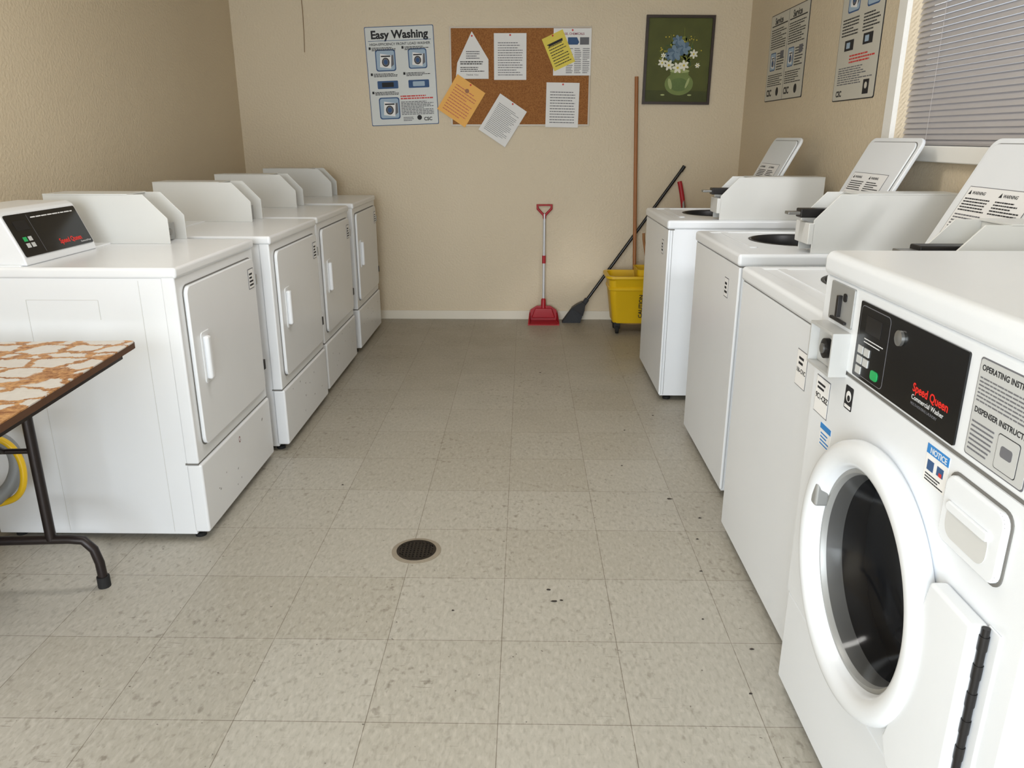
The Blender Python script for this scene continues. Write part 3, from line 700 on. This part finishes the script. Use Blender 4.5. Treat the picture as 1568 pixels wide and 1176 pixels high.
washer_icon(pf, -0.16, 0.07, 0.13, 0.0036); washer_icon(pf, 0.05, 0.07, 0.13, 0.0036)
lines(pf, -0.2, -0.02, 0.055, -0.025, 6, 0.0037, INK, 95, 0.45); lines(pf, 0.03, 0.2, 0.055, -0.025, 6, 0.0037, INK, 96, 0.45)
for (x, y) in ((-0.15, -0.09), (0.05, -0.08)):
    quad(pf, "icon_panel", x, x + 0.1, y, y + 0.045, 0.0037, INK, 0.0003); quad(pf, "icon_panel_in", x + 0.02, x + 0.06, y + 0.01, y + 0.035, 0.004, INKLB, 0.0003)
lines(pf, -0.08, 0.19, -0.105, -0.145, 3, 0.0037, INKR, 97, 0.5); lines(pf, -0.19, 0.19, -0.155, -0.235, 8, 0.0037, INKG, 98, 0.45)
txt(pf, "CSC", -0.19, -0.285, 0.035, 0.0038, INK, bold=0.04); quad(pf, "badge", 0.11, 0.17, -0.285, -0.225, 0.0037, INK); disc(pf, "badge_in", 0.14, -0.25, 0.014, 0.014, 0.0044, cream)

# ------------------------------------------------------------------ flower painting
pg = frame("flower_painting", 'back', (1.011, YB, 1.765), None, -0.5)
FR = mat("painting_frame", (46, 32, 24), 0.4, var=0.3, vscale=30)
pw, ph = 0.225, 0.275
boxes("frame", pg, [(-pw, pw, ph - 0.017, ph, 0, 0.025), (-pw, pw, -ph, -ph + 0.017, 0, 0.025), (-pw, -pw + 0.017, -ph + 0.017, ph - 0.017, 0, 0.025), (pw - 0.017, pw, -ph + 0.017, ph - 0.017, 0, 0.025)], FR)
CAN = mat("canvas_green", (80, 84, 34), 0.7, var=0.3, vscale=9)
quad(pg, "canvas", -pw + 0.017, pw - 0.017, -ph + 0.017, ph - 0.017, 0, CAN, 0.012)
z = 0.0122
LEAF = mat("paint_leaf", (130, 134, 54), 0.7, var=0.3, vscale=30); LEAF2 = mat("paint_leaf_dark", (64, 86, 46), 0.7)
VAS = mat("paint_vase", (112, 128, 66), 0.6, var=0.2, vscale=20); VASL = mat("paint_vase_light", (164, 174, 116), 0.6)
PBL = mat("paint_blue", (84, 108, 130), 0.7, var=0.3, vscale=40); PBL2 = mat("paint_blue_light", (114, 136, 154), 0.7, var=0.2, vscale=40)
PWH = mat("paint_white", (228, 226, 208), 0.7); PYE = mat("paint_yellow", (206, 184, 60), 0.7)
poly(pg, "table_line", [(-pw + 0.018, -ph + 0.018), (pw - 0.018, -ph + 0.018), (pw - 0.018, -0.19), (-pw + 0.018, -0.185)], z, mat("paint_tabletop", (66, 70, 30), 0.7, var=0.2, vscale=20), 0.0002)
disc(pg, "vase", 0.015, -0.145, 0.095, 0.072, z + .0003, VAS, 30); quad(pg, "vase_neck", -0.045, 0.075, -0.11, -0.065, z + .0003, VAS); disc(pg, "vase_rim", 0.015, -0.065, 0.065, 0.012, z + .0009, VASL)
disc(pg, "vase_water", 0.015, -0.15, 0.062, 0.042, z + .0008, mat("paint_water", (92, 112, 56), 0.6, var=0.3, vscale=30), 30); disc(pg, "vase_shine", -0.045, -0.145, 0.012, 0.035, z + .0013, VASL, 16, 15); disc(pg, "vase_shine", 0.07, -0.14, 0.008, 0.035, z + .0013, VASL, 16, -20)
for i, (x0, y0, x1, y1) in enumerate(((0.01, -0.08, -0.13, 0.06), (0.01, -0.08, -0.15, -0.02), (0.01, -0.08, -0.06, 0.16), (0.02, -0.08, 0.03, 0.2), (0.02, -0.08, 0.1, 0.15), (0.02, -0.08, 0.14, 0.07), (0.02, -0.08, 0.15, 0.0))):
    tube("stem", pg, [(x0, y0, z + .0005), ((x0 + x1) / 2 + 0.01, (y0 + y1) / 2 + 0.01, z + .0005), (x1, y1, z + .0005)], 0.0012, LEAF, smooth=True)
for i in range(60):
    a = random.uniform(0.1, math.pi - 0.1); r_ = random.uniform(0.05, 0.17)
    disc(pg, "leaf", 0.01 + r_ * math.cos(a) * 0.8, -0.03 + r_ * math.sin(a), random.uniform(.01, .022), random.uniform(.004, .008), z + .0007, random.choice([LEAF, LEAF2, LEAF, LEAF2]), 10, random.uniform(0, 180))
for i in range(26):
    a = random.uniform(0.2, math.pi - 0.2); r_ = random.uniform(0.12, 0.20)
    disc(pg, "bud", 0.0 + r_ * math.cos(a) * 0.8, -0.01 + r_ * math.sin(a), .004, .004, z + .0011, PYE, 8)
for cx, cy_, s in ((-0.025, 0.045, 0.05), (0.03, 0.075, 0.045), (-0.06, 0.03, 0.03), (-0.01, 0.12, 0.035)):
    for k in range(7):
        a = k * 51; disc(pg, "blue_petal", cx + s * .55 * math.cos(R(a)), cy_ + s * .5 * math.sin(R(a)), s * .55, s * .32, z + .0015 + k * .00003, PBL if k % 2 else PBL2, 12, a)
for cx, cy_, s in ((-0.06, -0.03, 0.036), (-0.105, -0.015, 0.03), (0.0, -0.045, 0.038), (0.04, -0.03, 0.036), (0.10, 0.04, 0.03), (-0.1, 0.03, 0.018), (0.13, -0.03, 0.018)):
    for k in range(6):
        a = k * 60 + cx * 900; disc(pg, "white_petal", cx + s * .5 * math.cos(R(a)), cy_ + s * .5 * math.sin(R(a)), s * .48, s * .24, z + .0021 + k * .00003, PWH, 12, a)
    disc(pg, "flower_centre", cx, cy_, s * .2, s * .2, z + .0027, PYE, 10)
for cx in (-0.09, 0.09): disc(pg, "fallen_petal", cx, -0.215, 0.014, 0.005, z + .0006, VASL)

# pull cord near the back wall
tube("pull_cord", None, [(-1.475, YB - 0.01, H), (-1.478, YB - 0.008, 2.2), (-1.472, YB - 0.008, 2.0), (-1.482, YB - 0.006, 1.82)], 0.0018, mat("cord", (120, 92, 56), 0.8), smooth=True)

# ------------------------------------------------------------------ cleaning tools
p = empty("dustpan", (0.135, 5.42, 0))
loft("pan", p, [[(-0.112, -0.06, 0.0), (0.112, -0.06, 0.0), (0.112, -0.06, 0.012), (0.10, -0.06, 0.006), (-0.10, -0.06, 0.006), (-0.112, -0.06, 0.012)],
                [(-0.10, 0.07, 0.0), (0.10, 0.07, 0.0), (0.10, 0.07, 0.085), (0.09, 0.07, 0.012), (-0.09, 0.07, 0.012), (-0.10, 0.07, 0.085)]], REDP)
prism("pan_back", p, [(-0.10, 0.0), (0.10, 0.0), (0.095, 0.085), (0.05, 0.115), (-0.05, 0.115), (-0.095, 0.085)], 'Y', 0.065, 0.08, REDP, 0.003)
prism("pan_hood", p, [(-0.085, 0.03), (0.085, 0.03), (0.06, 0.10), (-0.06, 0.10)], 'Y', 0.045, 0.066, REDP, 0.006)
WHP = mat("pole_white", (205, 205, 208), 0.35, 0.2)
lathe("socket", p, [(0.02, 0.08), (0.017, 0.16), (0.011, 0.17)], (0.0, 0.075), 'Z', REDP, 20, True)
tube("pole", p, [(0, 0.075, 0.15), (0, 0.11, 0.765)], 0.0095, WHP)
tube("pole_joint", p, [(0, 0.091, 0.42), (0, 0.094, 0.475)], 0.013, REDP)
tube("d_grip", p, [(0, 0.108, 0.72), (-0.004, 0.11, 0.755), (-0.048, 0.112, 0.80), (-0.05, 0.113, 0.825), (0.05, 0.113, 0.825), (0.048, 0.112, 0.80), (0.004, 0.11, 0.755), (0, 0.108, 0.72)], 0.009, REDP)

# broom with black pole, leaning in the corner
p = empty("broom", (0.365, 5.44, 0))
tube("pole", p, [(0.055, 0.05, 0.12), (0.715, 0.095, 1.065)], 0.011, BLACK)
tube("pole_tip", p, [(0.710, 0.0945, 1.055), (0.732, 0.096, 1.09)], 0.013, BLACK)
tube("collar", p, [(0.03, 0.045, 0.085), (0.085, 0.052, 0.165)], 0.018, BRISTLE)
dx, dz = 0.57, 0.82
def hd(u, v, y): return (0.02 + u * dx + v * dz, y, 0.085 + u * dz - v * dx)
loft("head_shell", p, [[hd(u, v, y) for (v, y) in ((-a, 0.015), (a, 0.015), (a, 0.065), (-a, 0.065))] for u, a in ((0.07, 0.014), (0.03, 0.035), (-0.01, 0.05))], DARK)
loft("bristles", p, [[hd(-0.01, -0.047, 0.018), hd(-0.01, 0.047, 0.018), hd(-0.01, 0.047, 0.062), hd(-0.01, -0.047, 0.062)],
                     [(-0.095, 0.0, 0.0), (0.035, 0.0, 0.0), (0.035, 0.072, 0.0), (-0.095, 0.072, 0.0)]], BRISTLE)
# second broom with red grip behind the washer
p = empty("broom", (1.14, 5.2, 0))
tube("pole", p, [(0.0, 0.0, 0.10), (-0.045, 0.30, 0.87)], 0.011, STEEL)
tube("grip", p, [(-0.04, 0.285, 0.80), (-0.05, 0.31, 0.90), (-0.07, 0.335, 0.985)], 0.016, REDP, smooth=True)
box("head", p, -0.13, 0.13, -0.03, 0.03, 0.08, 0.12, REDP, 0.01); box("bristles", p, -0.125, 0.125, -0.028, 0.028, 0.0, 0.085, BRISTLE)

# mop bucket with wringer
p = empty("mop_bucket", (0.745, 5.22, 0))
def rr3(hx_, hy_, r_, z_, ox=0): return [(a + ox, b, z_) for a, b in rrect(-hx_, hx_, -hy_, hy_, r_)]
loft("tub", p, [rr3(0.145, 0.10, 0.04, 0.075), rr3(0.150, 0.105, 0.04, 0.085), rr3(0.185, 0.135, 0.05, 0.37), rr3(0.205, 0.15, 0.055, 0.385), rr3(0.205, 0.15, 0.055, 0.40),
                rr3(0.180, 0.128, 0.048, 0.40), rr3(0.145, 0.10, 0.04, 0.10)], YELPL)
loft("band", p, [rr3(0.177, 0.127, 0.05, 0.30), rr3(0.184, 0.134, 0.05, 0.305), rr3(0.186, 0.136, 0.05, 0.32), rr3(0.180, 0.13, 0.05, 0.325)], YELPL, False)
loft("wringer", p, [rr3(0.06, 0.09, 0.02, 0.26, 0.09), rr3(0.09, 0.115, 0.02, 0.44, 0.09), rr3(0.08, 0.105, 0.02, 0.44, 0.09), rr3(0.05, 0.08, 0.02, 0.27, 0.09)], YELPL)
tube("wringer_lever", p, [(0.10, 0.06, 0.40), (0.06, 0.07, 0.62), (0.058, 0.075, 0.66)], 0.009, mat("lever_brown", (150, 100, 50), 0.5))
for a in (-0.115, 0.115):
    for b in (-0.08, 0.08):
        box("caster_fork", p, a - 0.02, a + 0.02, b - 0.016, b + 0.016, 0.035, 0.08, DARK, 0.004)
        lathe("caster_wheel", p, [(0.0, a - 0.011), (0.027, a - 0.011), (0.03, a - 0.007), (0.03, a + 0.007), (0.027, a + 0.011), (0, a + 0.011)], (b, 0.03), 'X', RUBBER, 24)
fb = empty("front_face", (0, 0, 0), p)
fb.matrix_local = Matrix.Translation((0.045, -0.1115, 0.115)) @ Matrix.Rotation(R(96), 4, 'X')
o = txt(fb, "CAUTION", 0, 0, 0.036, 0.003, INK, 'LEFT', 0.02); o.rotation_euler = (0, 0, R(90))
# wet mop leaning on the wall behind the bucket
p = empty("wet_mop", (0.76, 5.44, 0))
tube("handle", p, [(0.02, 0.0, 0.2), (-0.02, 0.105, 1.665)], 0.0125, WOOD)
loft("mop_head", p, [[(0.02 + r_ * math.cos(a), r_ * math.sin(a) * 0.5, zz) for a in [k * math.pi / 6 for k in range(12)]] for r_, zz in ((0.08, 0.0), (0.085, 0.06), (0.065, 0.16), (0.045, 0.22), (0.02, 0.26))], MOPS)

# ------------------------------------------------------------------ floor drain
p = empty("floor_drain", (-0.348, 2.21, 0))
DR = mat("drain_iron", (48, 42, 36), 0.45, 0.6, var=0.3, vscale=60)
lathe("rim", p, [(0.080, 0.0), (0.080, 0.0012), (0.066, 0.0025), (0.064, 0.0025), (0.064, 0.0)], (0, 0), 'Z', mat("drain_ring", (140, 130, 114), 0.6, var=0.2, vscale=40), 48)
lathe("grate_ring", p, [(0.064, 0.0), (0.064, 0.004), (0.054, 0.004), (0.054, 0.0)], (0, 0), 'Z', DR, 48)
lathe("sump", p, [(0.056, 0.0006), (0, 0.0006)], (0, 0), 'Z', RUBBER, 32)
L = []
for i in range(-4, 5):
    h_ = math.sqrt(max(0.0, 0.056 ** 2 - (i * 0.012) ** 2)); L.append((i * 0.012 - 0.003, i * 0.012 + 0.003, -h_, h_, 0.001, 0.004)); L.append((-h_, h_, i * 0.012 - 0.003, i * 0.012 + 0.003, 0.001, 0.0038))
boxes("grate_bars", p, L, DR)

# lint and debris scattered on the floor
bm = bmesh.new()
for (x, y, s) in ((0.075, 1.99, .009), (0.09, 1.93, .012), (0.54, 2.6, .012), (0.09, 4.2, .008), (-0.2, 1.88, .005), (0.4, 2.9, .006), (0.55, 2.1, .006), (0.46, 3.3, .005), (0.62, 3.5, .007), (-0.7, 2.7, .005), (0.11, 1.935, .007), (0.60, 1.72, .007), (0.55, 1.55, .006), (0.5, 1.85, .005), (0.58, 2.3, .006), (0.62, 2.45, .008)):
    vs = [bm.verts.new((x + s * random.uniform(.6, 1.1) * math.cos(k * 1.05), y + s * 0.5 * random.uniform(.6, 1.1) * math.sin(k * 1.05), 0.0012)) for k in range(6)]
    c_ = bm.verts.new((x, y, 0.004))
    bm.faces.new(vs)
    for k in range(6): bm.faces.new([vs[k], vs[(k + 1) % 6], c_])
finish("floor_debris", bm, mat("debris", (40, 32, 26), 0.9))

# ------------------------------------------------------------------ folding table
p = empty("folding_table", (-1.40, 1.125, 0), None, (0, 0, R(4)))
tw, tl = 0.38, 0.915
prism("table_top", p, rrect(-tw, tw, -tl, tl, 0.02), 'Z', 0.722, 0.74, PEEL)
prism("table_edge", p, rrect(-tw - 0.0015, tw + 0.0015, -tl - 0.0015, tl + 0.0015, 0.02), 'Z', 0.7215, 0.737, TEDGE)
boxes("under_frame", p, [(-tw + 0.03, -tw + 0.06, -tl + 0.03, tl - 0.03, 0.695, 0.722), (tw - 0.06, tw - 0.03, -tl + 0.03, tl - 0.03, 0.695, 0.722)], LEG)
for s in (1, -1):
    yy = s * (tl - 0.065)
    for k in (1, -1):
        tube("leg_post", p, [(k * 0.08, yy, 0.16), (k * 0.08, yy, 0.715)], 0.0145, LEG)
        tube("foot_bend", p, [(k * 0.0, yy, 0.16), (k * 0.13, yy, 0.16), (k * 0.17, yy, 0.155), (k * 0.195, yy, 0.125), (k * 0.205, yy, 0.08), (k * 0.207, yy, 0.03)], 0.0135, LEG)
        tube("foot_cap", p, [(k * 0.207, yy, 0.0), (k * 0.207, yy, 0.035)], 0.018, RUBBER)
    tube("cross_bar", p, [(-0.08, yy, 0.44), (0.08, yy, 0.44)], 0.008, LEG)
    tube("brace", p, [(0.0, yy, 0.44), (0.0, yy - s * 0.35, 0.71)], 0.008, LEG)

# vacuum cleaner under the table (only its hose and cord peek into view)
p = empty("wet_dry_vacuum", (-1.76, 1.62, 0))
lathe("drum", p, [(0.13, 0.05), (0.15, 0.07), (0.155, 0.30), (0.15, 0.33)], (0, 0), 'Z', HOSEG, 32, True)
lathe("motor_head", p, [(0.155, 0.33), (0.15, 0.38), (0.10, 0.44), (0.0, 0.45)], (0, 0), 'Z', YELPL, 32)
for k in range(4): lathe("caster", p, [(0.0, -0.02), (0.025, -0.02), (0.025, 0.02), (0, 0.02)], (0.12 * math.sin(k * 1.571 + .78), 0.026), 'X', RUBBER, 16).location = (0.12 * math.cos(k * 1.571 + .78), 0, 0)
tube("hose", p, [(0.0, 0.15, 0.2), (0.05, 0.30, 0.20), (0.16, 0.50, 0.22), (0.205, 0.54, 0.31), (0.18, 0.54, 0.41), (0.08, 0.46, 0.45), (0.0, 0.2, 0.46), (0, 0.05, 0.44)], 0.021, HOSEG, smooth=True)
tube("power_cord", p, [(0.02, 0.1, 0.4), (0.12, 0.42, 0.45), (0.19, 0.50, 0.43), (0.24, 0.51, 0.35), (0.225, 0.50, 0.23), (0.13, 0.49, 0.20), (0.03, 0.35, 0.24), (0.02, 0.15, 0.35)], 0.010, YELPL, smooth=True)

# ------------------------------------------------------------------ lights
def area(name, loc, rot, sx, sy, power, col):
    l = bpy.data.lights.new(name, 'AREA'); l.shape = 'RECTANGLE'; l.size = sx; l.size_y = sy; l.energy = power; l.color = col
    o = bpy.data.objects.new(name, l); C.objects.link(o); o.location = loc; o.rotation_euler = rot
    return o
area("doorway_daylight", (-0.7, YF - 0.05, 1.1), (R(86), 0, R(-4)), 2.0, 1.95, 130, (0.87, 0.945, 1.0))
# hazy low sun entering through the doorway
sl = bpy.data.lights.new("sun", 'SUN'); sl.energy = 2.6; sl.angle = R(8); sl.color = (0.97, 0.98, 1.0)
so = bpy.data.objects.new("sun", sl); C.objects.link(so)
so.rotation_euler = Vector((-1.45, 3.5, -1.95)).to_track_quat('-Z', 'Y').to_euler(); so.location = (1, -4, 4)
# unseen ceiling fixture with lamp, added as interior fill light
p = empty("ceiling_fill_fixture", (-0.2, 2.4, H))
EM, nt, b = new_mat("fill_diffuser"); b.inputs["Base Color"].default_value = (.9, .9, .88, 1); b.inputs["Emission Color"].default_value = (1, .97, .92, 1); b.inputs["Emission Strength"].default_value = 1.5
box("housing", p, -0.62, 0.62, -0.16, 0.16, -0.05, 0.0, WINF, 0.004); box("fill_diffuser_panel", p, -0.59, 0.59, -0.13, 0.13, -0.075, -0.048, EM, 0.01)
area("ceiling_fill", (-0.2, 2.4, H - 0.085), (0, 0, 0), 1.15, 0.25, 18, (1, 0.97, 0.93))

wd = bpy.data.worlds.new("World"); bpy.context.scene.world = wd; wd.use_nodes = True
bg = wd.node_tree.nodes["Background"]; bg.inputs[0].default_value = (0.82, 0.9, 1.0, 1); bg.inputs[1].default_value = 1.2

# ------------------------------------------------------------------ camera
cam = bpy.data.cameras.new("camera"); co = bpy.data.objects.new("camera", cam); C.objects.link(co)
cam.sensor_width = 36.0; cam.lens = 27.05; cam.clip_start = 0.02
co.location = (0, 0, 1.28); co.rotation_euler = (R(90 - 17.79), 0, R(0.97))
bpy.context.scene.camera = co
bpy.context.scene.view_settings.view_transform = 'Standard'
